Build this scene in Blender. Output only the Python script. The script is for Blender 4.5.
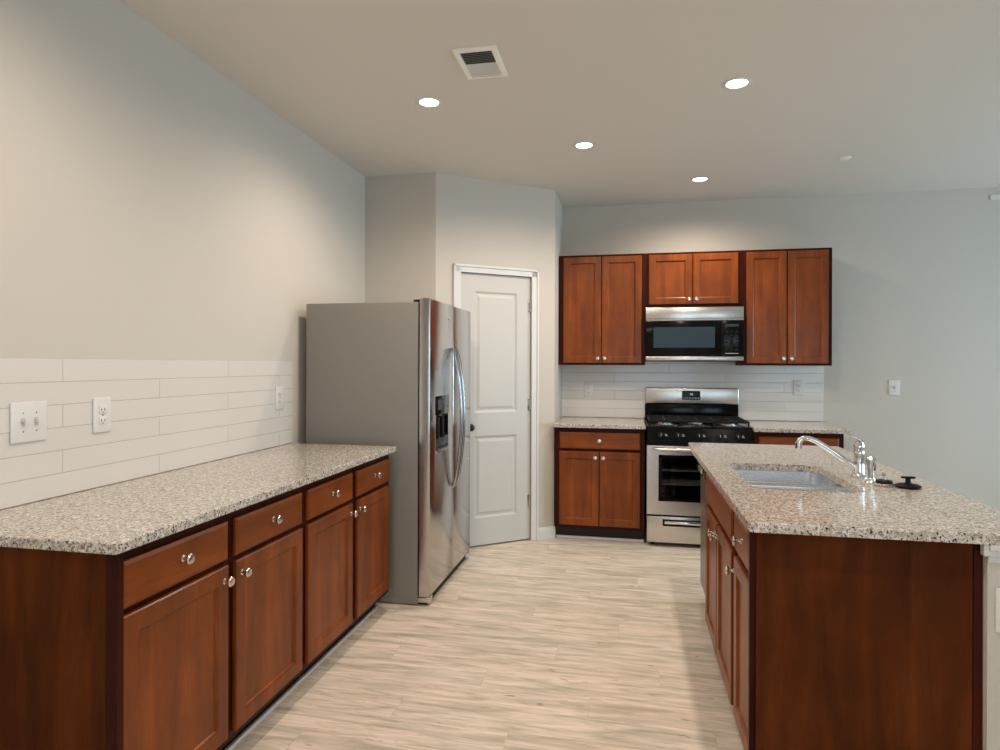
import bpy, bmesh, math, random
from mathutils import Vector, Matrix
R = math.radians
C = bpy.context.scene.collection
for o in list(bpy.data.objects): bpy.data.objects.remove(o)

# ------------------------------------------------------------------ camera
EYE = 1.371
cam = bpy.data.objects.new('camera', bpy.data.cameras.new('camera'))
C.objects.link(cam)
cam.matrix_world = (Matrix.Translation((0, 0, EYE)) @ Matrix.Rotation(.201, 4, 'Z')
                    @ Matrix.Rotation(math.pi/2, 4, 'X') @ Matrix.Rotation(.003, 4, 'Z'))
cam.data.sensor_width = 36
cam.data.lens = 633.16*36/1000
cam.data.shift_y = (364.83-375)/1000
cam.data.clip_start = .02
bpy.context.scene.camera = cam
# ------------------------------------------------------------------ look
vs = bpy.context.scene.view_settings
vs.view_transform = 'Standard'; vs.look = 'None'; vs.gamma = 1; vs.use_curve_mapping = False
vs.exposure = 0.2
# ------------------------------------------------------------------ sky
SKY = 1.0
w = bpy.data.worlds.new('sky'); bpy.context.scene.world = w; w.use_nodes = True
wn = w.node_tree.nodes; wn['Background'].inputs[0].default_value = (.62, .80, 1, 1)
wn['Background'].inputs[1].default_value = SKY
# ------------------------------------------------------------------ daylight at the windows
def area(name, loc, rot, sx, sy, power, col):
    l = bpy.data.lights.new(name, 'AREA'); l.shape = 'RECTANGLE'; l.size = sx; l.size_y = sy
    l.energy = power; l.color = col
    o = bpy.data.objects.new(name, l); C.objects.link(o); o.location = loc; o.rotation_euler = rot
    return o
CEIL = 2.765
XR, YF, YB, XL = 5.4, -3.6, 5.605, -1.923
DAY = (.58, .82, 1.0)
area('daylight_east', (XR+.25, 4.0, 1.45), (0, R(90), 0), 2.0, 1.7, 135, DAY)
area('daylight_east', (XR+.25, .4, 1.45), (0, R(90), 0), 2.0, 1.7, 20, DAY)
area('daylight_south', (.6, YF-.25, 1.3), (R(90), 0, 0), 1.9, 2.1, 30, (.70, .87, 1))
area('daylight_south', (3.4, YF-.25, 1.5), (R(90), 0, 0), 1.7, 1.7, 30, (.70, .87, 1))
CAN_POWER = 38
CAN_COL = (1.0, .85, .71)

# ------------------------------------------------------------------ helpers
class MB:
    def __init__(s): s.bm = bmesh.new()
    def box(s, a, b, bev=0, seg=2, m=None):
        c = [(a[i]+b[i])/2 for i in range(3)]; d = [abs(b[i]-a[i]) for i in range(3)]
        M = Matrix.Translation(c) @ Matrix.Diagonal((*d, 1))
        g = bmesh.ops.create_cube(s.bm, size=1, matrix=M)
        vs_ = g['verts']
        if bev:
            es = list({e for v in vs_ for e in v.link_edges})
            r = bmesh.ops.bevel(s.bm, geom=es, offset=min(bev, min(d)*.45), segments=seg, profile=.5, affect='EDGES')
            vs_ = [v for v in r['verts']]
            vs_ = list({v for v in vs_})
        if m is not None: bmesh.ops.transform(s.bm, matrix=m, verts=list(vs_))
        return s
    def cyl(s, p, q, r, r2=None, n=24):
        p = Vector(p); q = Vector(q); d = q-p
        M = Matrix.Translation((p+q)/2) @ d.to_track_quat('Z', 'Y').to_matrix().to_4x4()
        bmesh.ops.create_cone(s.bm, cap_ends=True, segments=n, radius1=r, radius2=r if r2 is None else r2, depth=d.length, matrix=M)
        return s
    def lathe(s, prof, origin=(0, 0, 0), axis=(0, 0, 1), n=28):
        M = Matrix.Translation(origin) @ Vector(axis).to_track_quat('Z', 'Y').to_matrix().to_4x4()
        rings = []
        for r, z in prof:
            if r < 1e-6: rings.append([s.bm.verts.new(M @ Vector((0, 0, z)))])
            else: rings.append([s.bm.verts.new(M @ Vector((r*math.cos(2*math.pi*k/n), r*math.sin(2*math.pi*k/n), z))) for k in range(n)])
        for A, B in zip(rings, rings[1:]):
            for k in range(n):
                j = (k+1) % n
                f = [A[k], A[j], B[j], B[k]] if len(A) > 1 and len(B) > 1 else ([A[0], B[j], B[k]] if len(A) == 1 else [A[k], A[j], B[0]])
                try: s.bm.faces.new(f)
                except Exception: pass
        return s
    def tube(s, pts, r, n=14):
        pts = [Vector(p) for p in pts]; rings = []
        rr = r if isinstance(r, (list, tuple)) else [r]*len(pts)
        up = None
        for i, p in enumerate(pts):
            t = (pts[min(i+1, len(pts)-1)]-pts[max(i-1, 0)]).normalized()
            if up is None: up = t.orthogonal().normalized()
            up = (up - t*up.dot(t)).normalized(); sd = t.cross(up)
            rings.append([s.bm.verts.new(p+(up*math.cos(2*math.pi*k/n)+sd*math.sin(2*math.pi*k/n))*rr[i]) for k in range(n)])
        for A, B in zip(rings, rings[1:]):
            for k in range(n):
                s.bm.faces.new([A[k], A[(k+1) % n], B[(k+1) % n], B[k]])
        s.bm.faces.new(rings[0][::-1]); s.bm.faces.new(rings[-1])
        return s
    def rings(s, x0, x1, z0, z1, prof, back=None):
        """concentric rectangles facing -Y: prof = [(inset, y), ...]; closes the middle; back closes the rear at that y"""
        L = []
        for ins, y in prof:
            L.append([s.bm.verts.new(v) for v in ((x0+ins, y, z0+ins), (x1-ins, y, z0+ins), (x1-ins, y, z1-ins), (x0+ins, y, z1-ins))])
        for A, B in zip(L, L[1:]):
            for k in range(4): s.bm.faces.new([A[k], A[(k+1) % 4], B[(k+1) % 4], B[k]])
        s.bm.faces.new(L[-1])
        if back is not None: s.bm.faces.new(L[0][::-1])
        return s
    def prism(s, poly, z0, z1):
        a = [s.bm.verts.new((x, y, z0)) for x, y in poly]; b = [s.bm.verts.new((x, y, z1)) for x, y in poly]
        s.bm.faces.new(a[::-1]); s.bm.faces.new(b)
        for k in range(len(poly)):
            j = (k+1) % len(poly); s.bm.faces.new([a[k], a[j], b[j], b[k]])
        return s
    def build(s, name, mat, parent=None, smooth=False, loc=None, kind=None, label=None):
        bmesh.ops.recalc_face_normals(s.bm, faces=s.bm.faces)
        me = bpy.data.meshes.new(name); s.bm.to_mesh(me); s.bm.free()
        o = bpy.data.objects.new(name, me); C.objects.link(o)
        for m in (mat if isinstance(mat, (list, tuple)) else [mat]): me.materials.append(m)
        if smooth:
            for p in me.polygons: p.use_smooth = True
            me.set_sharp_from_angle(angle=R(35))
        if parent: o.parent = parent
        if loc: o.location = loc
        if kind: o['kind'] = kind
        if label: o['label'] = label
        return o

def thing(name, label, cat, loc=(0, 0, 0), rz=0, group=None):
    o = bpy.data.objects.new(name, None); C.objects.link(o); o.empty_display_size = .05
    o.location = loc; o.rotation_euler = (0, 0, rz); o['label'] = label; o['category'] = cat
    if group: o['group'] = group
    return o
def tag(o, label, cat, group=None):
    o['label'] = label; o['category'] = cat
    if group: o['group'] = group
    return o
def copy_tree(o, parent=None):
    c = o.copy(); C.objects.link(c)
    if parent: c.parent = parent
    for ch in o.children: copy_tree(ch, c)
    return c
def lin(r, g, b):
    f = lambda v: (v/255/12.92) if v/255 <= .04045 else ((v/255+.055)/1.055)**2.4
    return (f(r), f(g), f(b), 1)

# ------------------------------------------------------------------ materials
def mat(name, col, rough=.5, metal=0, spec=.5, coat=0, bump=None, **k):
    m = bpy.data.materials.new(name); m.use_nodes = True; nt = m.node_tree; b = nt.nodes['Principled BSDF']
    b.inputs['Base Color'].default_value = col; b.inputs['Roughness'].default_value = rough
    b.inputs['Metallic'].default_value = metal; b.inputs['Specular IOR Level'].default_value = spec
    b.inputs['Coat Weight'].default_value = coat
    # every surface carries at least a faint procedural variation
    tc = nt.nodes.new('ShaderNodeTexCoord'); mp = nt.nodes.new('ShaderNodeMapping'); nz = nt.nodes.new('ShaderNodeTexNoise')
    nt.links.new(tc.outputs['Object'], mp.inputs[0]); nt.links.new(mp.outputs[0], nz.inputs[0])
    sc, st, dist = bump or (60, .02, (1, 1, 1))
    mp.inputs['Scale'].default_value = dist; nz.inputs['Scale'].default_value = sc; nz.inputs['Detail'].default_value = 3
    bp = nt.nodes.new('ShaderNodeBump'); bp.inputs['Strength'].default_value = st; bp.inputs['Distance'].default_value = .004
    nt.links.new(nz.outputs[0], bp.inputs['Height']); nt.links.new(bp.outputs[0], b.inputs['Normal'])
    if k.get('aniso'): b.inputs['Anisotropic'].default_value = k['aniso']
    return m
def ramp(nt, fac, stops, interp='LINEAR'):
    r = nt.nodes.new('ShaderNodeValToRGB'); r.color_ramp.interpolation = interp
    e = r.color_ramp.elements
    while len(e) < len(stops): e.new(.5)
    for i, (p, c) in enumerate(stops): e[i].position = p; e[i].color = c
    nt.links.new(fac, r.inputs[0]); return r.outputs[0]
def mix(nt, t, fac, a, b):
    m = nt.nodes.new('ShaderNodeMix'); m.data_type = 'RGBA'; m.blend_type = t
    for s, v in ((0, fac), (6, a), (7, b)):
        if hasattr(v, 'is_linked') or hasattr(v, 'links'): nt.links.new(v, m.inputs[s])
        else: m.inputs[s].default_value = v
    return m.outputs[2]
def wood(name, c1, c2, c3, axis='z', rough=.36, coat=.08, spec=.3):
    m = bpy.data.materials.new(name); m.use_nodes = True; nt = m.node_tree; b = nt.nodes['Principled BSDF']
    tc = nt.nodes.new('ShaderNodeTexCoord'); mp = nt.nodes.new('ShaderNodeMapping')
    nt.links.new(tc.outputs['Object'], mp.inputs[0])
    mp.inputs['Scale'].default_value = {'z': (9, 9, 1.1), 'x': (1.1, 9, 9), 'y': (9, 1.1, 9)}[axis]
    n1 = nt.nodes.new('ShaderNodeTexNoise'); n1.inputs['Scale'].default_value = 1.3; n1.inputs['Detail'].default_value = 5
    n1.inputs['Distortion'].default_value = .7
    n2 = nt.nodes.new('ShaderNodeTexNoise'); n2.inputs['Scale'].default_value = 14; n2.inputs['Detail'].default_value = 4
    nt.links.new(mp.outputs[0], n1.inputs[0]); nt.links.new(mp.outputs[0], n2.inputs[0])
    n3 = nt.nodes.new('ShaderNodeTexNoise'); n3.inputs['Scale'].default_value = 6; n3.inputs['Detail'].default_value = 3   # blotchy stain
    nt.links.new(tc.outputs['Object'], n3.inputs[0])
    base = ramp(nt, n1.outputs[0], [(.3, c1), (.52, c2), (.72, c3)])
    fine = ramp(nt, n2.outputs[0], [(.3, (.78, .78, .78, 1)), (.6, (1, 1, 1, 1))])
    blot = ramp(nt, n3.outputs[0], [(.35, (.82, .8, .78, 1)), (.62, (1.05, 1.05, 1.05, 1))])
    c = mix(nt, 'MULTIPLY', .6, base, fine); c = mix(nt, 'MULTIPLY', .8, c, blot)
    nt.links.new(c, b.inputs['Base Color'])
    b.inputs['Roughness'].default_value = rough; b.inputs['Coat Weight'].default_value = coat; b.inputs['Coat Roughness'].default_value = .18; b.inputs['Specular IOR Level'].default_value = spec
    bp = nt.nodes.new('ShaderNodeBump'); bp.inputs['Strength'].default_value = .04; bp.inputs['Distance'].default_value = .003
    nt.links.new(n2.outputs[0], bp.inputs['Height']); nt.links.new(bp.outputs[0], b.inputs['Normal'])
    return m
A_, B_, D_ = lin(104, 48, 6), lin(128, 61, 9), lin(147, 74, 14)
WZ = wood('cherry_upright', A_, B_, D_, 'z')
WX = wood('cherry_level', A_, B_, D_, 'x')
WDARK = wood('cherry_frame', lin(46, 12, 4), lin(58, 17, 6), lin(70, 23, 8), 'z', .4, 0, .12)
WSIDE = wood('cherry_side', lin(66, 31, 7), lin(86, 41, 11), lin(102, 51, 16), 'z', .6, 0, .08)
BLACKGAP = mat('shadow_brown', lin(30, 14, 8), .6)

def granite():
    m = bpy.data.materials.new('granite'); m.use_nodes = True; nt = m.node_tree; b = nt.nodes['Principled BSDF']
    tc = nt.nodes.new('ShaderNodeTexCoord'); P = tc.outputs['Object']
    def noise(s, d=2, dist=0):
        n = nt.nodes.new('ShaderNodeTexNoise'); n.inputs['Scale'].default_value = s; n.inputs['Detail'].default_value = d
        n.inputs['Distortion'].default_value = dist; nt.links.new(P, n.inputs[0]); return n.outputs[0]
    base = ramp(nt, noise(60, 3), [(.35, lin(180, 172, 162)), (.5, lin(208, 202, 192)), (.65, lin(226, 220, 212))])
    tan = ramp(nt, noise(95, 2, .5), [(.52, (0, 0, 0, 1)), (.60, (1, 1, 1, 1))])
    c = mix(nt, 'MIX', tan, base, lin(182, 164, 146))
    grey = ramp(nt, noise(120, 2, .3), [(.56, (0, 0, 0, 1)), (.62, (1, 1, 1, 1))])
    c = mix(nt, 'MIX', grey, c, lin(130, 126, 122))
    v = nt.nodes.new('ShaderNodeTexVoronoi'); v.inputs['Scale'].default_value = 150; nt.links.new(P, v.inputs[0])
    blk = ramp(nt, noise(140, 1, .8), [(.615, (0, 0, 0, 1)), (.65, (1, 1, 1, 1))])
    c = mix(nt, 'MIX', blk, c, lin(36, 34, 33))
    nt.links.new(c, b.inputs['Base Color']); b.inputs['Roughness'].default_value = .13
    b.inputs['Specular IOR Level'].default_value = .6
    return m
GR = granite()

def paint(name, col, rough=.85, tex=.05):
    return mat(name, col, rough, spec=.25, bump=(220, tex, (1, 1, 1)))
WALL = paint('wall_paint', lin(202, 195, 185))
CEILP = paint('ceiling_paint', lin(222, 216, 208), .95, .12)
TRIM = mat('white_trim', lin(216, 215, 212), .4)
DOORW = mat('white_door', lin(200, 198, 193), .42)
VENTW = mat('vent_white', lin(250, 247, 240), .4)
PLATE = mat('plate_white', lin(222, 218, 213), .35)
DARK = mat('dark_slot', lin(52, 50, 47), .6)
BLK = mat('black_gloss', lin(8, 8, 9), .14, spec=.2)
BLKM = mat('black_matt', lin(12, 12, 13), .5, spec=.2)
IRON = mat('cast_iron', lin(16, 16, 17), .5, spec=.3, bump=(200, .1, (1, 1, 1)))
CHROME = mat('chrome', (.8, .81, .83, 1), .08, 1)
NICKEL = mat('brushed_nickel', (.66, .62, .57, 1), .25, 1)
def steel(name, col, rough, axis):
    s = {'x': (1, 60, 60), 'z': (60, 60, 1), 'y': (60, 1, 60)}[axis]
    return mat(name, col, rough, 1, bump=(10, .05, s))
STEELX = steel('stainless_level', (.66, .63, .60, 1), .27, 'x')
STEELZ = steel('stainless_upright', (.50, .49, .48, 1), .16, 'z')
SINKM = mat('sink_steel', (.74, .76, .78, 1), .26, 1, bump=(30, .01, (1, 1, 1)))
DWST = steel('dishwasher_steel', (.22, .21, .20, 1), .35, 'z')
FRSIDE = mat('fridge_side_grey', lin(134, 130, 124), .34, 0, bump=(500, .25, (1, 1, 1)))
BULB = bpy.data.materials.new('lamp_glow'); BULB.use_nodes = True
_e = BULB.node_tree.nodes['Principled BSDF']; _e.inputs['Emission Color'].default_value = (1, .93, .82, 1); _e.inputs['Emission Strength'].default_value = 9
def glassy(name, tint, gloss):
    m = bpy.data.materials.new(name); m.use_nodes = True; nt = m.node_tree
    out = nt.nodes['Material Output']; t = nt.nodes.new('ShaderNodeBsdfTransparent'); t.inputs[0].default_value = tint
    g = nt.nodes.new('ShaderNodeBsdfGlossy'); g.inputs['Roughness'].default_value = .03
    mx = nt.nodes.new('ShaderNodeMixShader'); fr = nt.nodes.new('ShaderNodeFresnel'); fr.inputs[0].default_value = gloss
    nt.links.new(fr.outputs[0], mx.inputs[0]); nt.links.new(t.outputs[0], mx.inputs[1]); nt.links.new(g.outputs[0], mx.inputs[2])
    nt.links.new(mx.outputs[0], out.inputs[0]); return m
GLASS = glassy('window_glass', (.96, .98, .98, 1), 1.45)
OVGLASS = glassy('oven_glass', (.62, .62, .62, 1), 1.35)
MWGLASS = mat('microwave_window', lin(52, 66, 74), .3, spec=.1)
LED = bpy.data.materials.new('clock_digits'); LED.use_nodes = True
_e = LED.node_tree.nodes['Principled BSDF']; _e.inputs['Base Color'].default_value = (.1, .3, .35, 1)
_e.inputs['Emission Color'].default_value = (.5, .9, 1, 1); _e.inputs['Emission Strength'].default_value = .5
MARK = mat('printed_marks', lin(190, 190, 190), .5)

def floor_mat():
    m = bpy.data.materials.new('vinyl_plank'); m.use_nodes = True; nt = m.node_tree; b = nt.nodes['Principled BSDF']
    L = nt.links.new; N = nt.nodes.new
    tc = N('ShaderNodeTexCoord'); P = tc.outputs['Object']
    sx = N('ShaderNodeSeparateXYZ'); L(P, sx.inputs[0])
    dv = N('ShaderNodeMath'); dv.operation = 'DIVIDE'; dv.inputs[1].default_value = .155; L(sx.outputs[1], dv.inputs[0])
    fl = N('ShaderNodeMath'); fl.operation = 'FLOOR'; L(dv.outputs[0], fl.inputs[0])
    ma = N('ShaderNodeMath'); ma.operation = 'MULTIPLY_ADD'; ma.inputs[1].default_value = .467; L(fl.outputs[0], ma.inputs[0]); L(sx.outputs[0], ma.inputs[2])
    cx = N('ShaderNodeCombineXYZ'); L(ma.outputs[0], cx.inputs[0]); L(sx.outputs[1], cx.inputs[1])
    br = N('ShaderNodeTexBrick'); L(cx.outputs[0], br.inputs[0])
    br.inputs['Scale'].default_value = 1; br.inputs['Brick Width'].default_value = 1.22; br.inputs['Row Height'].default_value = .155
    br.inputs['Mortar Size'].default_value = .0012; br.inputs['Mortar Smooth'].default_value = .1; br.offset = 0; br.offset_frequency = 2
    br.inputs['Color1'].default_value = (0, 0, 0, 1); br.inputs['Color2'].default_value = (1, 1, 1, 1); br.inputs['Mortar'].default_value = (.4, .4, .4, 1)
    # shift the grain per plank
    sep = N('ShaderNodeSeparateColor'); L(br.outputs['Color'], sep.inputs[0])
    mul = N('ShaderNodeMath'); mul.operation = 'MULTIPLY'; mul.inputs[1].default_value = 37; L(sep.outputs[0], mul.inputs[0])
    cb = N('ShaderNodeCombineXYZ'); L(mul.outputs[0], cb.inputs[0]); L(mul.outputs[0], cb.inputs[2])
    va = N('ShaderNodeVectorMath'); L(P, va.inputs[0]); L(cb.outputs[0], va.inputs[1])
    def noise(sx, sy, s, det, dist=0):
        mp = N('ShaderNodeMapping'); mp.inputs['Scale'].default_value = (sx, sy, 1); L(va.outputs[0], mp.inputs[0])
        n = N('ShaderNodeTexNoise'); n.inputs['Scale'].default_value = s; n.inputs['Detail'].default_value = det; n.inputs['Distortion'].default_value = dist
        L(mp.outputs[0], n.inputs[0]); return n.outputs[0]
    c = ramp(nt, noise(1.5, 11, 1.9, 6, .9), [(.30, lin(182, 173, 158)), (.45, lin(208, 198, 184)), (.56, lin(224, 212, 200)), (.7, lin(238, 224, 212))])
    tone = ramp(nt, sep.outputs[0], [(0, (.97, .98, .96, 1)), (1, (1.02, .99, .97, 1))])
    c = mix(nt, 'MULTIPLY', 1, c, tone)
    streak = ramp(nt, noise(3.2, 48, 3.0, 8, .9), [(.34, (.74, .72, .66, 1)), (.46, (.96, .96, .95, 1)), (.62, (1.06, 1.05, 1.04, 1))])
    c = mix(nt, 'MULTIPLY', .75, c, streak)
    weath = ramp(nt, noise(1.1, 8, 2.2, 5, 1.2), [(.60, (1, 1, 1, 1)), (.74, (.72, .73, .66, 1))])
    c = mix(nt, 'MULTIPLY', .8, c, weath)
    knot = ramp(nt, noise(3.2, 9, 3.0, 2, .3), [(.70, (1, 1, 1, 1)), (.76, (.45, .36, .28, 1))])
    c = mix(nt, 'MULTIPLY', .8, c, knot)
    mo = ramp(nt, br.outputs['Fac'], [(0, (1, 1, 1, 1)), (1, (.8, .77, .73, 1))])
    c = mix(nt, 'MULTIPLY', .8, c, mo)
    L(c, b.inputs['Base Color']); b.inputs['Roughness'].default_value = .5; b.inputs['Specular IOR Level'].default_value = .35
    bp = N('ShaderNodeBump'); bp.inputs['Strength'].default_value = .06; bp.inputs['Distance'].default_value = .003
    L(streak, bp.inputs['Height']); L(bp.outputs[0], b.inputs['Normal'])
    return m
def tile_mat(name, swap):
    m = bpy.data.materials.new(name); m.use_nodes = True; nt = m.node_tree; b = nt.nodes['Principled BSDF']
    L = nt.links.new; N = nt.nodes.new
    tc = N('ShaderNodeTexCoord'); sp = N('ShaderNodeSeparateXYZ'); L(tc.outputs['Object'], sp.inputs[0])
    cb = N('ShaderNodeCombineXYZ'); L(sp.outputs[1 if swap else 0], cb.inputs[0]); L(sp.outputs[2], cb.inputs[1])
    br = N('ShaderNodeTexBrick'); L(cb.outputs[0], br.inputs[0]); br.inputs['Scale'].default_value = 1
    br.inputs['Brick Width'].default_value = .92; br.inputs['Row Height'].default_value = .0785
    br.inputs['Mortar Size'].default_value = .0022; br.inputs['Mortar Smooth'].default_value = .6
    br.inputs['Color1'].default_value = lin(220, 214, 207); br.inputs['Color2'].default_value = lin(217, 211, 204); br.inputs['Mortar'].default_value = lin(203, 196, 189)
    L(br.outputs['Color'], b.inputs['Base Color']); b.inputs['Roughness'].default_value = .16
    bp = N('ShaderNodeBump'); bp.invert = True; bp.inputs['Strength'].default_value = .7; bp.inputs['Distance'].default_value = .002
    L(br.outputs['Fac'], bp.inputs['Height']); L(bp.outputs[0], b.inputs['Normal'])
    return m
FLOOR = floor_mat(); TILE_L = tile_mat('subway_tile_left', True); TILE_B = tile_mat('subway_tile_back', False)

# ------------------------------------------------------------------ room shell
T = .12
AX, AY = -1.377, 4.41        # alcove corner
BX, BY = -.582, 5.03         # end of the slanted pantry wall
def struct(mb, name, m, **k): return mb.build(name, m, kind='structure', **k)
struct(MB().box((XL-T, YF-T, -.1), (XR+T, YB+T, 0)), 'floor', FLOOR)
struct(MB().box((XL-T, YF-T, CEIL), (XR+T, YB+T, CEIL+.1)), 'ceiling', CEILP)
struct(MB().box((XL-T, YF-T, 0), (XL, YB+T, CEIL)), 'wall_left', WALL)
struct(MB().box((XL, AY, 0), (AX, AY+.1, CEIL)), 'wall_alcove', WALL)
struct(MB().box((BX-.1, BY, 0), (BX, YB, CEIL)), 'wall_return', WALL)
struct(MB().box((XL, YB, 0), (XR+T, YB+T, CEIL)), 'wall_back', WALL)
def wall_holes(x0, x1, z1, holes):   # local wall in XZ, y 0..T, with rectangular holes
    mb = MB(); xs = x0
    for a, b_, c, d in sorted(holes):
        mb.box((xs, 0, 0), (a, T, z1)); mb.box((a, 0, d), (b_, T, z1))
        if c > 0: mb.box((a, 0, 0), (b_, T, c))
        xs = b_
    return mb.box((xs, 0, 0), (x1, T, z1))
# front wall (behind the camera): glazed opening and window
fw = struct(wall_holes(XL, XR, CEIL, [(-.35, 1.55, .1, 2.25), (2.55, 4.25, .7, 2.3)]), 'wall_front', WALL)
fw.location = (0, YF-T, 0)
rw = struct(wall_holes(-YB, -YF, CEIL, [(-4.85, -3.15, .55, 2.35), (-1.25, .45, .55, 2.35)]), 'wall_right', WALL)
rw.location = (XR+T, 0, 0); rw.rotation_euler = (0, 0, R(-90)); rw.location = (XR, 0, 0)
# wall_right local x -> world -y; local y -> world x
rw.rotation_euler = (0, 0, R(-90))
def window(n, w, h, loc, rz):
    o = MB().box((-w/2, 0, 0), (-w/2+.05, .07, h), .003).box((w/2-.05, 0, 0), (w/2, .07, h), .003)\
        .box((-w/2, 0, 0), (w/2, .07, .05), .003).box((-w/2, 0, h-.05), (w/2, .07, h), .003)\
        .box((-w/2, .01, h/2-.025), (w/2, .06, h/2+.025), .003).box((-.02, .01, 0), (.02, .06, h), .003)\
        .build('window_%d' % n, TRIM, kind='structure', loc=loc)
    o.rotation_euler = (0, 0, rz)
    MB().box((-w/2+.04, .03, .04), (w/2-.04, .036, h-.04)).build('glass', GLASS, o)
    return o
window(1, 1.7, 1.8, (XR+.02, 4.0, .55), R(-90))
window(2, 1.7, 1.8, (XR+.02, .4, .55), R(-90))
window(3, 1.9, 2.15, (.6, YF-.09, .1), 0)
window(4, 1.7, 1.6, (3.4, YF-.09, .7), 0)

# slanted pantry wall with the door opening, local frame: x along wall, -y toward the room
dvec = Vector((BX-AX, BY-AY, 0)); LW = dvec.length; ang = math.atan2(dvec.y, dvec.x)
pw = MB().box((0, 0, 0), (.19, .1, CEIL)).box((.80, 0, 0), (LW, .1, CEIL)).box((.19, 0, 2.065), (.80, .1, CEIL))
pw = struct(pw, 'wall_pantry', WALL, loc=(AX, AY, 0)); pw.rotation_euler = (0, 0, ang)
# door slab: two recessed raised panels
dx0, dx1, dz0, dz1 = .197, .793, .012, 2.055
yd = .012
mb = MB()
P1, P2 = (.315, .678, .215, .835), (.315, .678, 1.01, 1.925)
for a, b in (((dx0, dz0), (P1[0], dz1)), ((P1[1], dz0), (dx1, dz1)), ((P1[0], dz0), (P1[1], P1[2])), ((P1[0], P1[3]), (P1[1], P2[2])), ((P1[0], P2[3]), (P1[1], dz1))):
    mb.box((a[0], yd, a[1]), (b[0], yd+.035, b[1]))
for p in (P1, P2):
    mb.rings(p[0], p[1], p[2], p[3], [(0, yd), (.008, yd+.004), (.014, yd+.010), (.026, yd+.010), (.045, yd+.003), (.05, yd+.003)])
door = struct(mb, 'door_1', DOORW, loc=(AX, AY, 0)); door.rotation_euler = (0, 0, ang)
cas = MB()
c0, c1, ct = .135, .857, 2.115
for a, b in (((c0, 0), (c0+.062, ct)), ((c1-.062, 0), (c1, ct)), ((c0, ct-.058), (c1, ct))):
    cas.box((a[0], -.012, a[1]), (b[0], -.001, b[1]), .003)
cas.box((c0, -.02, 0), (c0+.018, -.008, ct), .004).box((c1-.018, -.02, 0), (c1, -.008, ct), .004).box((c0, -.02, ct-.018), (c1, -.008, ct), .004)
cas = struct(cas, 'trim_1', TRIM, loc=(AX, AY, 0)); cas.rotation_euler = (0, 0, ang)
DKN = mat('dark_bronze', lin(58, 50, 44), .35, .8)
MB().lathe([(0, 0), (.026, 0), (.027, .006), (.012, .01), (.010, .028), (.022, .036), (.028, .048), (.024, .062), (.01, .068), (0, .068)], (.268, yd, .905), (0, -1, 0)).build('door_knob', DKN, door, True, label='dark round door knob')
for z in (.31, 1.06, 1.83):
    MB().box((dx1-.022, yd-.003, z-.045), (dx1-.002, yd-.0002, z+.045), .001).cyl((dx1-.005, yd-.008, z-.047), (dx1-.005, yd-.008, z+.047), .0065, n=12).build('hinge', NICKEL, door, True)

# baseboards
def base(name, p, q, parent=None):
    p = Vector((*p, 0)); q = Vector((*q, 0)); L = (q-p).length
    prof = [(0, 0), (-.014, 0), (-.014, .068), (-.010, .082), (-.004, .092), (0, .092)]
    mb = MB(); rows = [[mb.bm.verts.new((x, y, z)) for y, z in prof] for x in (0, L)]
    for k in range(len(prof)):
        j = (k+1) % len(prof); mb.bm.faces.new([rows[0][k], rows[0][j], rows[1][j], rows[1][k]])
    mb.bm.faces.new(rows[0]); mb.bm.faces.new(rows[1][::-1])
    o = struct(mb, name, TRIM, loc=p); o.rotation_euler = (0, 0, math.atan2((q-p).y, (q-p).x)); return o
D = dvec.normalized()
base('baseboard_pantry', (AX+D.x*.858, AY+D.y*.858), (BX+.006, BY-.006))
base('baseboard_return', (BX, BY+.0), (BX, BY-.001+.0)) if False else None
base('baseboard_back', (1.56, YB), (XR, YB))
base('baseboard_right', (XR, YB), (XR, YF))
base('baseboard_front', (-.4, YF), (XL, YF)); 
base('baseboard_left', (XL, YF), (XL, 1.40))

# tile backsplashes
TH = .008
o = struct(MB().box((0, -.3, 0), (TH, 3.368, .472), .002), 'trim_2', TILE_L, loc=(XL, 0, .915))
o.name = 'wall_tile_left'
o = struct(MB().box((0, -TH, 0), (1.557-BX, 0, .5), .002), 'wall_tile_back', TILE_B, loc=(BX, YB, .915))
YT = YB-TH
# ------------------------------------------------------------------ cabinets (local: x along the front, front face frame at y=0, body behind)
def knob(parent, x, y, z, name='knob'):
    return MB().lathe([(0, 0), (.0105, 0), (.0105, .003), (.006, .006), (.0052, .014), (.009, .018), (.0155, .022), (.0165, .027), (.013, .031), (0, .033)], (x, y, z), (0, -1, 0), 24).build(name, NICKEL, parent, True)
DT = .017
def door_part(root, x0, x1, z0, z1, kx=None, kz=None, name='door', fr=.052):
    mb = MB().rings(x0, x1, z0, z1, [(0, -.001), (0, -DT+.004), (.004, -DT), (fr, -DT), (fr+.005, -DT+.003), (fr+.009, -DT+.009), (fr+.014, -DT+.009)], back=True)
    d = mb.build(name, WZ, root)
    if kx is not None: knob(d, kx, -DT, kz)
    return d
def drawer_part(root, x0, x1, z0, z1, k=True, name='drawer'):
    mb = MB().rings(x0, x1, z0, z1, [(0, -.001), (0, -DT+.006), (.010, -DT), (.02, -DT)], back=True)
    d = mb.build(name, WX, root)
    if k: knob(d, (x0+x1)/2, -DT, (z0+z1)/2+.007)
    return d
def frame(root, w, z0, z1, xs, zs, t=.019):
    """face frame: uprights at xs (centre, width), rails at zs"""
    mb = MB()
    for c, ww in xs: mb.box((c-ww/2, 0, z0), (c+ww/2, t, z1))
    for a, b in zs: mb.box((.003, .0005, a), (w-.003, t-.0005, b))
    mb.box((.004, t-.004, z0+.004), (w-.004, t+.002, z1-.004))     # closed behind the gaps
    return mb.build('face_frame', WDARK, root)
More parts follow.
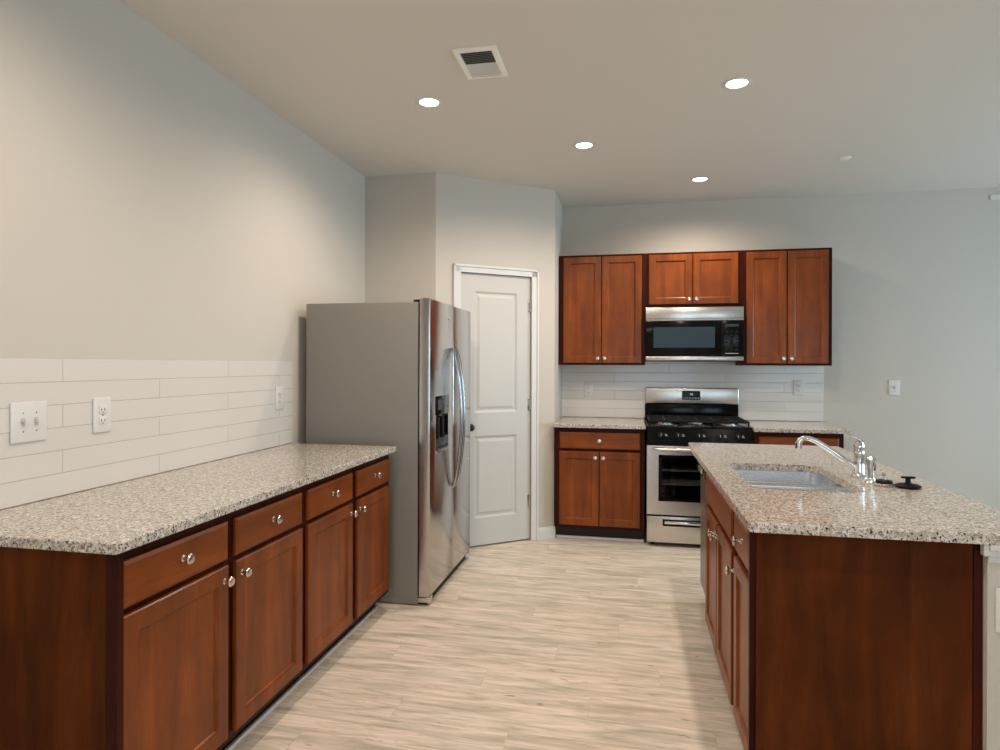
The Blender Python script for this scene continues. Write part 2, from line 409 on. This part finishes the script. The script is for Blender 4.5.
def carcass(root, w, dep, z0, z1, t=.016, top=False, side=WSIDE, name='body'):
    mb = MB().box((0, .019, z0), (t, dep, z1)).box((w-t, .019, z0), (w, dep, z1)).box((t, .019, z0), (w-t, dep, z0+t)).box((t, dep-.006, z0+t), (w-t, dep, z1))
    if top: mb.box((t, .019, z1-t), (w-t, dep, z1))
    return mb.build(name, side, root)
def base_cabinet(label, w, bays, loc, rz, dep=.60, ztop=.884, group=None, toe=True, shade_strip=None, drz=(.722, .848), dz=(.125, .703), false_front=None):
    r = thing('base_cabinet', label, 'cabinet', loc, rz, group)
    carcass(r, w, dep, .1, ztop)
    xs = [(.02, .04), (w-.02, .04)]
    for i in range(len(bays)-1): xs.append(((bays[i][1]+bays[i+1][0])/2, .06))
    frame(r, w, .1, ztop, xs, [(.1, .14), (ztop-.045, ztop), (.69, .735)])
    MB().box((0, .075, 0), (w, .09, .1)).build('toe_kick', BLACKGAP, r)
    for x0, x1, side in bays:
        if false_front is None: drawer_part(r, x0, x1, *drz)
        kx = {'r': x1-.027, 'l': x0+.027}[side]
        door_part(r, x0, x1, *dz, kx, dz[1]-.045)
    if shade_strip: MB().box((shade_strip[0], -DT-shade_strip[2], .1), (shade_strip[1], -.0005, ztop)).build('edge_shade_strip', WDARK, r)  # dark strip stands in for the shade on the door and frame edges
    if false_front: drawer_part(r, *false_front, *drz, k=False, name='false_front')
    return r
# left run: faces +X
FXL = -1.300-.017   # face frame plane so that door faces sit at x=-1.300
def left_x(y, y0): return y-y0
base_cabinet('cherry base cabinet on the left nearest the camera, two drawers over two doors', .978,
             [(.022, .470, 'r'), (.512, .957, 'l')], (FXL, 1.413, 0), R(90), dep=FXL-XL-.002, shade_strip=(0, .0205, 0))
base_cabinet('cherry base cabinet on the left beside the fridge, two drawers over two doors', .955,
             [(.024, .457, 'r'), (.508, .932, 'l')], (FXL, 2.393, 0), R(90), dep=FXL-XL-.002)
# countertop helper with eased edge
def slab(name, label, x0, x1, y0, y1, z0=.8845, z1=.914):
    return tag(MB().box((x0, y0, z0), (x1, y1, z1), .004).build(name, GR), label, 'countertop')
slab('countertop', 'long speckled granite countertop on the left cabinets, ending at the fridge', XL+.002, -1.273, 1.378, 3.352)
struct(MB().box((FXL-.074, 1.413, 0), (FXL-.056, 3.348, .02), .006), 'trim_3', TRIM)

# back run
YC = 4.962          # face frame plane, doors at 4.942
base_cabinet('cherry base cabinet left of the stove with one wide drawer over two doors', .682,
             [(.032, .338, 'r'), (.344, .650, 'l')], (-.565, YC, 0), 0, dep=YT-YC-.002, dz=(.125, .700), false_front=(.035, .650)) 
base_cabinet('cherry base cabinet right of the stove, mostly behind the island', .612,
             [(.032, .302, 'r'), (.308, .580, 'l')], (.905, YC, 0), 0, dep=YT-YC-.002, dz=(.125, .700), false_front=(.035, .577))
for o in [x for x in bpy.data.objects if x.name.startswith('false_front')]:
    knob(o, .3415 if o.parent['label'].startswith('cherry base cabinet left') else .306, -DT, .785); o.name = 'drawer'
slab('countertop', 'short granite countertop against the back wall, left of the stove', BX+.002, .126, 4.918, YT-.001)
slab('countertop', 'short granite countertop against the back wall, right of the stove', .900, 1.545, 4.918, YT-.001)
struct(MB().box((-.565, YC+.056, 0), (.117, YC+.074, .022), .006), 'trim_4', TRIM)
# upper cabinets
YU = 5.306; UB, UT = 1.372, 2.286
def upper(label, w, x, z0, z1, doors):
    r = thing('wall_cabinet', label, 'cabinet', (x, YU, 0), 0)
    dep = YT-YU-.002 if z0 < 1.41 else YB-YU-.002
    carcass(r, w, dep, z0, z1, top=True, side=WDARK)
    frame(r, w, z0, z1, [(.018, .036), (w-.018, .036)], [(z0, z0+.035), (z1-.035, z1)])
    n = len(doors)
    for i, (a, b) in enumerate(doors):
        kx = b-.025 if i == 0 else a+.025
        door_part(r, a, b, z0+.016, z1-.018, kx, z0+.055, fr=.05)
    return r
upper('tall cherry wall cabinet with two doors left of the microwave', .710, -.580, UB, UT, [(.040, .352), (.358, .680)])
upper('short cherry wall cabinet with two doors directly above the microwave', .742, .132, 1.848, UT, [(.024, .364), (.370, .715)])
upper('tall cherry wall cabinet with two doors right of the microwave', .660, .876, UB, UT, [(.032, .330), (.338, .632)])

# ------------------------------------------------------------------ island (faces -X; local x runs toward the camera)
IX = .386
IY0, IY1 = 1.985, 3.885
def isl(y): return IY_ref-y
IY_ref = 3.268
base_cabinet('island sink base cabinet with false drawer front over two doors', .852,
             [(.030, .418, 'r'), (.432, .822, 'l')], (IX, 3.268, 0), R(-90), dep=.59, false_front=(.030, .822), dz=(.125, .690), drz=(.715, .850))
base_cabinet('narrow cherry island cabinet at the near end with one drawer over one door', .397,
             [(.025, .376, 'l')], (IX, 2.414, 0), R(-90), dep=.59, shade_strip=(.378, .3965, .012), dz=(.125, .690), drz=(.715, .850))
e = thing('end_panel', 'wide dark cherry panel covering the near end of the island', 'panel', (.66, 1.997, 0))
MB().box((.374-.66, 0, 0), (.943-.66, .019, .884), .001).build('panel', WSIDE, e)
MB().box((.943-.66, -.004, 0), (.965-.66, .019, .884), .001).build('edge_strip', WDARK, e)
# half wall behind the island cabinets
HX0, HX1 = .968, 1.095
struct(MB().box((HX0, 1.975, 0), (HX1, 3.87, .8835)), 'wall_island', WALL)
cap = MB()
for k, (g, a, b) in enumerate(((.006, .832, .850), (.012, .850, .868), (.018, .868, .8835))):
    cap.box((HX0-.001, 1.975-g, a), (HX1+g, 1.975, b), .002).box((HX1, 1.975, a), (HX1+g, 3.87+g, b), .002)
cap.box((HX0-.014, 1.963, .850), (HX0, 1.985, .8835), .003)
struct(cap, 'trim_5', TRIM)
struct(MB().box((HX0, 1.961, 0), (HX1+.014, 1.975, .09), .004).box((HX1, 1.975, 0), (HX1+.014, 3.87, .09), .004), 'baseboard_island', TRIM)

# countertop with rounded sink cut-out
def rrect(x0, x1, y0, y1, r, n=6):
    pts = []
    for cx, cy, a0 in ((x1-r, y1-r, 0), (x0+r, y1-r, 90), (x0+r, y0+r, 180), (x1-r, y0+r, 270)):
        for k in range(n+1):
            a = R(a0+90*k/n); pts.append((cx+r*math.cos(a), cy+r*math.sin(a)))
    return pts
SX0, SX1, SY0, SY1 = .455, .845, 2.49, 3.13
bm = bmesh.new()
def loop(pts, z):
    vs_ = [bm.verts.new((x, y, z)) for x, y in pts]
    return vs_, [bm.edges.new((vs_[i], vs_[(i+1) % len(vs_)])) for i in range(len(vs_))]
outer = rrect(.345, 1.165, 1.958, 3.911, .012, 3); inner = rrect(SX0, SX1, SY0, SY1, .05)
zt, zb = .914, .8845; E_ = .004
ot, oe = loop([(x*1, y*1) for x, y in rrect(.345+E_, 1.165-E_, 1.958+E_, 3.911-E_, .010, 3)], zt); it, ie = loop(inner, zt)
bmesh.ops.triangle_fill(bm, edges=oe+ie, use_beauty=True)
ob, obe = loop(outer, zb); ib, ibe = loop(inner, zb)
bmesh.ops.triangle_fill(bm, edges=obe+ibe, use_beauty=True)
om = [bm.verts.new((x, y, zt-E_)) for x, y in outer]
for A, B in ((ot, om), (om, ob), (it, ib)):
    for k in range(len(A)): bm.faces.new([A[k], A[(k+1) % len(A)], B[(k+1) % len(A)], B[k]])
mb = MB(); mb.bm.free(); mb.bm = bm
tag(mb.build('countertop', GR), 'large granite island countertop with sink cut-out', 'countertop')

# sink
sk = thing('double_sink', 'undermount stainless double bowl sink set in the island', 'sink', (.65, 2.81, .70))
def bowl(y0, y1, depth, name='bowl'):
    bm = bmesh.new(); rows = []
    for ins, z, rad in ((-.012, .883, .06), (-.0, .883, .05), (.0, .878, .05), (.008, .80, .055), (.014, .914-depth+.03, .06), (.03, .914-depth+.008, .06), (.055, .914-depth, .05)):
        rows.append([bm.verts.new((x-.65, y-2.81, z-.70)) for x, y in rrect(SX0-.004+ins, SX1+.004-ins, y0+ins, y1-ins, rad)])
    for A, B in zip(rows, rows[1:]):
        for k in range(len(A)): bm.faces.new([A[k], A[(k+1) % len(A)], B[(k+1) % len(A)], B[k]])
    bm.faces.new(rows[-1])
    mb = MB(); mb.bm.free(); mb.bm = bm
    o = mb.build(name, SINKM, sk, True)
    mo = o.modifiers.new('t', 'SOLIDIFY'); mo.thickness = .0012
    cy = (y0+y1)/2-2.81
    MB().lathe([(.045, .002), (.042, .003), (.036, .0), (.02, -.004), (0, -.004)], (0, cy, .914-depth-.70+.003)).build('drain', CHROME, o, True)
bowl(2.486, 2.800, .19); bowl(2.824, 3.134, .21)
MB().box((SX0+.02-.65, 2.796-2.81, .862-.7), (SX1-.02-.65, 2.828-2.81, .874-.7), .005).build('divider', SINKM, sk, True)

# faucet
fc = thing('kitchen_faucet', 'chrome single-handle faucet with long angled spout on the island', 'faucet', (.925, 2.84, .914))
MB().lathe([(0, 0), (.030, 0), (.030, .004), (.024, .012), (.021, .02), (.0205, .09), (.022, .10), (.020, .108), (.0, .112)]).build('body', CHROME, fc, True)
MB().tube([(-.012, 0, .040), (-.05, -.0, .068), (-.10, 0, .103), (-.14, 0, .130), (-.165, .0, .145), (-.19, .0, .154), (-.212, 0, .154), (-.226, 0, .145), (-.23, 0, .130)],
          [.013, .012, .011, .011, .011, .011, .011, .012, .012]).build('spout', CHROME, fc, True)
MB().cyl((-.23, 0, .136), (-.231, 0, .112), .0145, .0135, 20).build('aerator', CHROME, fc, True)
MB().lathe([(0, .111), (.017, .108), (.021, .118), (.021, .132), (.016, .145), (0, .15)]).tube([(0, 0, .135), (.012, -.004, .148), (-.012, -.004, .162), (-.055, .0, .178)], [.008, .007, .006, .007]).build('lever_handle', CHROME, fc, True)
sp = thing('side_sprayer', 'small chrome side sprayer standing beside the faucet', 'sprayer', (.922, 2.70, .914))
MB().lathe([(0, 0), (.022, 0), (.022, .004), (.016, .012), (.013, .022), (0, .022)]).build('base', CHROME, sp, True)
MB().lathe([(0, .0221), (.010, .0221), (.010, .05), (.013, .07), (.017, .082), (.019, .095), (.014, .104), (0, .106)]).build('spray_head', CHROME, sp, True)
MB().box((.008, -.005, .05), (.017, .005, .088), .003).build('trigger', BLKM, sp, True)
st = thing('sink_strainer', 'chrome sink strainer with black rubber disc and upright stem', 'sink strainer', (.955, 2.66, .914))
MB().lathe([(0, 0), (.030, 0), (.036, .006), (.038, .012), (.034, .0125), (0, .0125)]).build('basket', CHROME, st, True)
MB().lathe([(0, .0126), (.028, .0126), (.030, .016), (.028, .021), (0, .022)]).build('rubber_disc', BLKM, st, True)
MB().lathe([(0, .022), (.004, .022), (.004, .038), (.007, .041), (.007, .048), (0, .051)]).build('stem', NICKEL, st, True)
ds = thing('disposal_stopper', 'black rubber sink stopper with T-shaped handle, far right beside the strainer', 'sink stopper', (1.028, 2.635, .914))
MB().lathe([(0, 0), (.034, 0), (.042, .004), (.043, .009), (.034, .014), (0, .016)]).build('disc', BLKM, ds, True)
MB().lathe([(0, .0155), (.012, .0155), (.009, .024), (.009, .036), (0, .036)]).box((-.024, -.006, .035), (.024, .006, .043), .003).build('handle', BLKM, ds, True)

# dishwasher (island, far end; faces -X)
dw = thing('dishwasher', 'stainless dishwasher with black control panel at the far end of the island', 'dishwasher', (.425, 3.575, 0), R(-90))
MB().box((-.298, .0, .1), (.298, .530, .875)).build('body', BLKM, dw)
MB().box((-.297, -.012, .105), (.297, 0, .745), .004).build('door', DWST, dw, True)
MB().box((-.297, -.034, .760), (.297, 0, .872), .006).build('control_panel', BLK, dw, True)
MB().box((-.07, -.050, .795), (.07, -.034, .822), .005).build('handle', NICKEL, dw, True)
MB().box((-.29, .05, 0), (.29, .065, .1)).build('toe_kick', BLKM, dw)

# ------------------------------------------------------------------ fridge (faces +X)
FY0, FY1 = 3.428, 4.358
fr = thing('refrigerator', 'tall stainless side-by-side refrigerator with ice dispenser beside the pantry door', 'refrigerator', (-1.487, (FY0+FY1)/2, 0), R(90))
# local: x = world y - centre ; -y = world +x
fw2 = (FY1-FY0)/2
fy = lambda X_: -(X_+1.5)        # world x -> local y
MB().box((-fw2, fy(-1.186), .006), (fw2, fy(-1.879), 1.728), .006).build('cabinet_body', FRSIDE, fr, True)
MB().box((-fw2+.006, fy(-1.177), .06), (fw2-.006, fy(-1.187), 1.72), .002).build('door_gasket', BLKM, fr)
split = 3.908-(FY0+FY1)/2
def fdoor(x0, x1, hole=None):
    y0, y1 = fy(-1.113), fy(-1.177)
    mb = MB()
    if hole is None: mb.box((x0, y0, .055), (x1, y1, 1.748), .010, 3)
    else:
        a, b, c, d = hole
        n = 3
        # front skin with opening, built as a ring so the bevelled outline stays whole
        mb.rings(x0, x1, .055, 1.748, [(0, y1), (0, y0+.010), (.003, y0+.003), (.010, y0)][:4])
        mb.bm.faces.ensure_lookup_table(); f = mb.bm.faces[-1]; vs4 = list(f.verts); bmesh.ops.delete(mb.bm, geom=[f], context='FACES_ONLY')
        h = [mb.bm.verts.new(v) for v in ((a, y0, c), (b, y0, c), (b, y0, d), (a, y0, d))]
        for k in range(4): mb.bm.faces.new([vs4[k], vs4[(k+1) % 4], h[(k+1) % 4], h[k]])
        g = [mb.bm.verts.new(v) for v in ((a, y0+.05, c+.01), (b, y0+.05, c+.01), (b, y0+.05, d), (a, y0+.05, d))]
        for k in range(4): mb.bm.faces.new([h[k], h[(k+1) % 4], g[(k+1) % 4], g[k]])
        mb.bm.faces.new(g)
        mb.bm.faces.new([mb.bm.verts.new(v) for v in ((x0, y1, .055), (x1, y1, .055), (x1, y1, 1.748), (x0, y1, 1.748))])
    return mb.build('door', STEELZ, fr, True)
cy_ = (FY0+FY1)/2
hole = (3.535-cy_, 3.790-cy_, .862, 1.180)
d1 = fdoor(-fw2, split-.003, hole); d2 = fdoor(split+.003, fw2)
y0 = fy(-1.113)
dp = MB().box((hole[0]-.006, y0-.004, 1.075), (hole[1]+.006, y0+.012, 1.186), .003).build('dispenser_panel', BLK, d1, True)
MB().box((hole[0]+.002, y0+.03, .87), (hole[1]-.002, y0+.0495, 1.074), .002).build('dispenser_recess', BLK, d1)
MB().box((hole[0]+.06, y0+.006, .93), (hole[0]+.10, y0+.03, 1.06), .004).box((hole[1]-.10, y0+.006, .93), (hole[1]-.06, y0+.03, 1.06), .004).build('dispenser_paddle', BLKM, d1)
MB().box((hole[0], y0-.006, .852), (hole[1], y0+.045, .866), .003).build('drip_tray', STEELX, d1, True)
MB().box((hole[0]+.03, y0-.0048, 1.105), (hole[0]+.10, y0-.0041, 1.165)).build('dispenser_screen', MWGLASS, d1)
def handle(x, dr):
    pts = []
    for k in range(19):
        t = k/18; z = .60+t*.87; bow = math.sin(math.pi*t)
        pts.append((x, y0-.012-.050*bow**.75, z))
    pts = [(x, y0-.0, .60)]+pts+[(x, y0-.0, 1.47)]
    MB().tube(pts, .0085, 12).build('handle', STEELZ, dr, True)
handle(split-.038, d1); handle(split+.038, d2)
MB().lathe([(0, 0), (.011, 0), (.011, .0015), (0, .002)], (split-.09, y0, 1.66), (0, -1, 0)).build('emblem', MARK, d1)
MB().box((-fw2+.02, fy(-1.135), .006), (fw2-.02, fy(-1.20), .055), .004).build('toe_grille', BLKM, fr)
for x in (-fw2+.035, fw2-.035):
    MB().box((x-.03, fy(-1.115), .018), (x+.03, fy(-1.19), .052), .006).build('hinge_foot', NICKEL, fr, True)
for x in (-fw2+.04, fw2-.04):
    MB().box((x-.03, fy(-1.13), 1.7285), (x+.03, fy(-1.22), 1.742), .004).build('hinge_cover', BLKM, fr, True)
for x in (-fw2+.06, fw2-.06):
    for yy in (fy(-1.25), fy(-1.8)):
        MB().cyl((x, yy, 0), (x, yy, .0065), .018, n=16).build('foot', BLKM, fr)

# ------------------------------------------------------------------ range
RX0, RX1 = .132, .895; RC = (RX0+RX1)/2; RW = (RX1-RX0)/2
rg = thing('gas_range', 'freestanding stainless gas stove with black cooktop between the back cabinets', 'stove', (RC, 4.94, 0))
# local: x centred, y=0 front of door body at world 4.94 ; back at YT
RB = YT-4.94-.004
W_ = RW-.003
bd = MB().box((-W_, .03, .06), (-W_+.06, RB, .895)).box((W_-.06, .03, .06), (W_, RB, .895)).box((-W_+.06, .03, .06), (W_-.06, RB, .27))\
    .box((-W_+.06, .03, .76), (W_-.06, RB, .895)).box((-W_+.06, RB-.1, .27), (W_-.06, RB, .76))
bd.build('body', BLKM, rg)
# oven door with a window opening
y0 = -.018
mb = MB(); wx0, wx1, wz0, wz1 = -.285, .285, .355, .688
mb.box((-W_, y0, .245), (wx0, .028, .765)).box((wx1, y0, .245), (W_, .028, .765)).box((wx0, y0, .245), (wx1, .028, wz0)).box((wx0, y0, wz1), (wx1, .028, .765))
od = mb.build('oven_door', STEELX, rg)
MB().box((wx0-.008, y0-.002, wz0-.008), (wx0+.016, y0+.004, wz1+.008)).box((wx1-.016, y0-.002, wz0-.008), (wx1+.008, y0+.004, wz1+.008))\
    .box((wx0-.008, y0-.002, wz0-.008), (wx1+.008, y0+.004, wz0+.012)).box((wx0-.008, y0-.002, wz1-.012), (wx1+.008, y0+.004, wz1+.008)).build('window_border', BLK, od)
MB().box((wx0, y0+.002, wz0), (wx1, y0+.006, wz1)).build('window_glass', OVGLASS, od)
MB().tube([(-.33, y0, .742), (-.33, y0-.03, .742), (-.30, y0-.045, .742), (-.15, y0-.050, .742), (0, y0-.052, .742), (.15, y0-.050, .742), (.30, y0-.045, .742), (.33, y0-.03, .742), (.33, y0, .742)], .0125).build('handle', STEELX, od, True)
for z in (.46, .565):
    mb = MB()
    for k in range(9): mb.cyl((-.27, .06+k*.045, z), (.27, .06+k*.045, z), .003 if k else .006, n=8)
    for x in (-.27, .27): mb.cyl((x, .06, z), (x, .42, z), .004, n=8)
    mb.build('oven_rack', CHROME, rg, True)
dr = MB().box((-W_, y0, .035), (W_, .028, .232), .004).build('drawer', STEELX, rg, True)
MB().box((-.25, y0-.016, .178), (.25, y0-.001, .200), .006).build('handle', CHROME, dr, True)
MB().box((-.262, y0-.0012, .160), (.262, y0-.0002, .212), .0003).build('handle_recess', BLKM, dr)
for x in (-.33, .33):
    for yy in (.08, .58): MB().cyl((x, yy, 0), (x, yy, .061), .015, n=14).build('foot', BLKM, rg)
# control panel, slanted
mb = MB(); a = [(-W_, y0, .772), (W_, y0, .772), (W_, .006, .905), (-W_, .006, .905)]; b = [(x, .035, z) for x, y, z in a]
va = [mb.bm.verts.new(v) for v in a]; vb = [mb.bm.verts.new(v) for v in b]
mb.bm.faces.new(va); mb.bm.faces.new(vb[::-1])
for k in range(4): mb.bm.faces.new([va[k], va[(k+1) % 4], vb[(k+1) % 4], vb[k]])
cp = mb.build('control_panel', BLK, rg)
nrm = Vector((0, -.133, .024)).normalized()
for kx in (-.275, -.15, 0, .15, .275):
    pz = .842; py = y0+.024*(pz-.772)/.133
    k_ = MB().lathe([(0, 0), (.024, 0), (.023, .010), (.018, .012), (.016, .026), (0, .027)], (kx, py-.001, pz), nrm).build('knob', BLKM, cp, True)
    MB().box((kx-.002, py-.030, pz-.002), (kx+.002, py-.027, pz+.016)).build('pointer', MARK, k_)
    MB().box((kx+.030, py-.0022, pz-.004), (kx+.048, py-.0008, pz+.001)).box((kx+.030, py-.0012, pz+.006), (kx+.042, py+.0002, pz+.011)).build('dial_marks', MARK, cp)
# cooktop
MB().box((-W_, .002, .8955), (W_, RB-.045, .912), .006, 3).build('cooktop', BLK, rg, True)
for bx, by, r in ((-.235, .15, .05), (-.235, .43, .04), (0, .29, .045), (.235, .15, .045), (.235, .43, .05)):
    bn = MB().lathe([(0, .9125), (r+.012, .9125), (r+.012, .918), (r, .920), (r, .928), (0, .928)], (bx, by, 0)).build('burner', NICKEL, rg, True)
    MB().lathe([(0, .9285), (r-.004, .9285), (r-.004, .934), (0, .936)], (bx, by, 0)).build('burner_cap', IRON, bn, True)
for gx0, gx1 in ((-.365, -.125), (-.12, .12), (.125, .365)):
    mb = MB(); z0, z1 = .940, .954; c = (gx0+gx1)/2
    for y in (.035, .29, .545): mb.box((gx0, y-.006, z0), (gx1, y+.006, z1), .002)
    for x in (gx0, gx1-.012): mb.box((x, .03, z0), (x+.012, .55, z1), .002)
    mb.box((c-.006, .03, z0), (c+.006, .55, z1+.002), .002)
    for y in (.15, .43): mb.box((gx0, y-.005, z0), (gx1, y+.005, z1+.002), .002)
    for x in (gx0+.006, gx1-.006):
        for y in (.04, .54): mb.box((x-.006, y-.006, .9125), (x+.006, y+.006, z0), .001)
    mb.build('grate', IRON, rg)
# backguard
MB().box((-W_, RB-.044, .896), (W_, RB, 1.045), .004).build('backguard_base', BLK, rg, True)
bg = MB().box((-W_, RB-.066, 1.046), (W_, RB, 1.182), .010, 3).build('backguard', STEELX, rg, True)
ds_ = MB().box((-.075, RB-.069, 1.083), (.072, RB-.0665, 1.158), .001).build('display', BLK, bg)
def text(parent, s, loc, size, m, name='lettering', rot=(R(90), 0, 0)):
    cu = bpy.data.curves.new(name, 'FONT'); cu.body = s; cu.size = size; cu.extrude = .0002; cu.align_x = 'CENTER'; cu.align_y = 'CENTER'
    t = bpy.data.objects.new(name, cu); C.objects.link(t); dg = bpy.context.evaluated_depsgraph_get(); me = bpy.data.meshes.new_from_object(t.evaluated_get(dg))
    bpy.data.objects.remove(t); me.materials.clear(); me.materials.append(m)
    o = bpy.data.objects.new(name, me); C.objects.link(o); o.parent = parent; o.location = loc; o.rotation_euler = rot; return o
text(ds_, '00', (0, RB-.0694, 1.128), .024, LED, 'clock_digits')
mb = MB()
for k in range(6): mb.box((-.06+k*.022, RB-.0696, 1.094), (-.06+k*.022+.012, RB-.0692, 1.100))
mb.build('button_marks', MARK, ds_)

# ------------------------------------------------------------------ microwave
mw = thing('microwave', 'over-the-range stainless microwave with black glass door above the stove', 'microwave', (.504, 5.222, 1.404))
W_ = .372; H_ = .430
MB().box((-W_, .022, 0), (W_, YT-5.222-.004, H_), .003).build('body', BLKM, mw)
MB().box((-W_, -.004, .322), (W_, .0215, H_-.001), .003).build('top_grille', STEELX, mw, True)
MB().box((-W_+.004, -.0046, .338), (W_-.004, -.0041, .341)).build('grille_line', DARK, mw)
dd = MB().box((-W_, 0, .040), (.198, .0215, .320), .003).build('door', BLK, mw, True)
MB().box((-.312, -.0012, .108), (.158, -.0002, .272)).build('window', MWGLASS, dd)
cp = MB().box((.200, 0, .040), (W_, .0215, .320), .003).build('control_panel', BLK, mw, True)
MB().box((.235, -.0012, .272), (.335, -.0002, .292)).build('display', MWGLASS, cp)
GREYB = mat('button_grey', lin(22, 22, 24), .4, spec=.2)
for r_ in range(6):
    for c_ in range(3): MB().box((.235+c_*.036, -.0012, .085+r_*.028), (.259+c_*.036, -.0002, .099+r_*.028)).build('button', GREYB, cp)
MB().box((.235, -.0014, .060), (.335, -.0004, .064)).build('printed_line', MARK, cp)
MB().box((-W_, -.002, .006), (W_, .0215, .038), .003).build('bottom_trim', STEELX, mw, True)

# ------------------------------------------------------------------ plates
GREYS = mat('slot_shade_grey', lin(196, 190, 184), .5)
def plate(name, label, cat, w, h, loc, rz, kind):
    r = thing(name, label, cat, loc, rz)
    MB().box((-w/2, -.006, -h/2), (w/2, 0, h/2), .0035, 3).build('cover_plate', PLATE, r, True)
    if kind == 'outlet':
        for z in (-.02, .02):
            s = MB().box((-.017, -.0085, z-.0145), (.017, -.006, z+.0145), .002).build('socket', PLATE, r, True)
            MB().box((-.008, -.0092, z-.004), (-.006, -.0084, z+.005)).box((.006, -.0092, z-.004), (.008, -.0084, z+.005)).cyl((0, -.0092, z-.009), (0, -.0084, z-.009), .002, n=10).build('slot', DARK, s)
        MB().cyl((0, -.0075, 0), (0, -.0058, 0), .0028, n=12).build('screw', NICKEL, r)
    else:
        n = kind
        for k in range(n):
            x = (k-(n-1)/2)*.046
            f = MB().box((x-.0065, -.0068, -.014), (x+.0065, -.0058, .014)).build('switch_slot', GREYS, r)
            MB().box((x-.0045, -.022, -.003), (x+.0045, -.0068, .010), .0015, m=None).build('toggle', PLATE, r, True)
            for z in (-.030, .030): MB().cyl((x, -.0072, z), (x, -.0058, z), .0025, n=10).build('screw', NICKEL, r)
    return r
XT = XL+TH+.0003
plate('light_switch', 'white double toggle switch plate on the left tile', 'light switch', .128, .130, (XT, 1.712, 1.181), R(90), 2)
plate('power_outlet', 'white outlet plate beside the double switch on the left tile', 'outlet', .080, .128, (XT, 2.003, 1.181), R(90), 'outlet')
plate('power_outlet', 'white outlet plate on the left tile close to the fridge', 'outlet', .080, .128, (XT, 3.217, 1.183), R(90), 'outlet')
plate('power_outlet', 'white outlet on the back tile left of the stove', 'outlet', .075, .120, (-.344, YT-.0003, 1.155), 0, 'outlet')
plate('power_outlet', 'white outlet on the back tile right of the stove', 'outlet', .080, .122, (1.366, YT-.0003, 1.190), 0, 'outlet')
plate('light_switch', 'single white toggle switch on the bare wall right of the kitchen', 'light switch', .082, .124, (2.083, YB-.0003, 1.199), 0, 1)
plate('power_outlet', 'outlet plate on the end of the island half wall', 'outlet', .080, .122, (1.026, 1.975-.0003, .703), 0, 'outlet')

# ------------------------------------------------------------------ ceiling
def can(x, y, label, group=None):
    r = thing('recessed_light', label, 'ceiling light', (x, y, CEIL), 0, group)
    MB().lathe([(.050, -.003), (.054, -.0055), (.066, -.0045), (.074, -.0005), (.05, -.0005), (.050, -.003)]).build('trim_ring', TRIM, r, True)
    MB().lathe([(0, -.009), (.03, -.0075), (.045, -.004), (.050, -.001)]).build('lamp', BULB, r, True)
    l = bpy.data.lights.new('can_light', 'SPOT'); l.energy = CAN_POWER; l.color = CAN_COL; l.spot_size = R(168); l.spot_blend = .75; l.shadow_soft_size = .045
    o = bpy.data.objects.new('can_light', l); C.objects.link(o); o.parent = r; o.location = (0, 0, -.06)
    return r
can(-1.044, 3.217, 'glowing recessed ceiling light above the left counter, nearest the refrigerator')
can(-.283, 4.035, 'glowing recessed ceiling light in the middle, in front of the pantry door')
can(.518, 3.294, 'glowing recessed ceiling light above the island')
can(.516, 4.937, 'glowing recessed ceiling light in front of the cabinets above the microwave')
for x, y in ((-1.04, 1.35), (.52, 1.35), (-.28, -.6), (1.6, -1.8), (-.9, -2.4)):  # unseen cans, added to light the room
    can(x, y, 'added recessed ceiling light out of view', 'added recessed lights out of view')
tag(MB().lathe([(0, -.006), (.03, -.006), (.038, -.003), (.040, 0)]).build('sprinkler_cover', VENTW, smooth=True, loc=(1.415, 4.622, CEIL)), 'small round white sprinkler cover on the ceiling', 'sprinkler')
v = thing('ceiling_vent', 'white rectangular air vent with open slats on the ceiling', 'vent', (-.672, 2.842, CEIL))
VX, VY = .098, .143
MB().box((-VX, -VY, -.008), (-VX+.026, VY, 0)).box((VX-.026, -VY, -.008), (VX, VY, 0)).box((-VX+.026, -VY, -.008), (VX-.026, -VY+.028, 0)).box((-VX+.026, VY-.028, -.008), (VX-.026, VY, 0)).build('frame', VENTW, v)
MB().box((-VX+.02, -VY+.02, -.0012), (VX-.02, VY-.02, -.0002)).build('duct_backing', DARK, v)
for k in range(16):
    y = -VY+.034+k*.0150
    tilt = 27 if k < 8 else -38
    o = MB().box((-VX+.024, -.0068, -.0004), (VX-.024, .0068, .0004)).build('slat', TRIM, v); o.location = (0, y, -.0065); o.rotation_euler = (R(tilt), 0, 0)
tag(MB().box((-.045, -.008, -.02), (.045, 0, .02), .003).build('wall_sensor', PLATE, loc=(2.80, YB, 2.688)), 'small white sensor high on the back wall at the right edge', 'sensor')
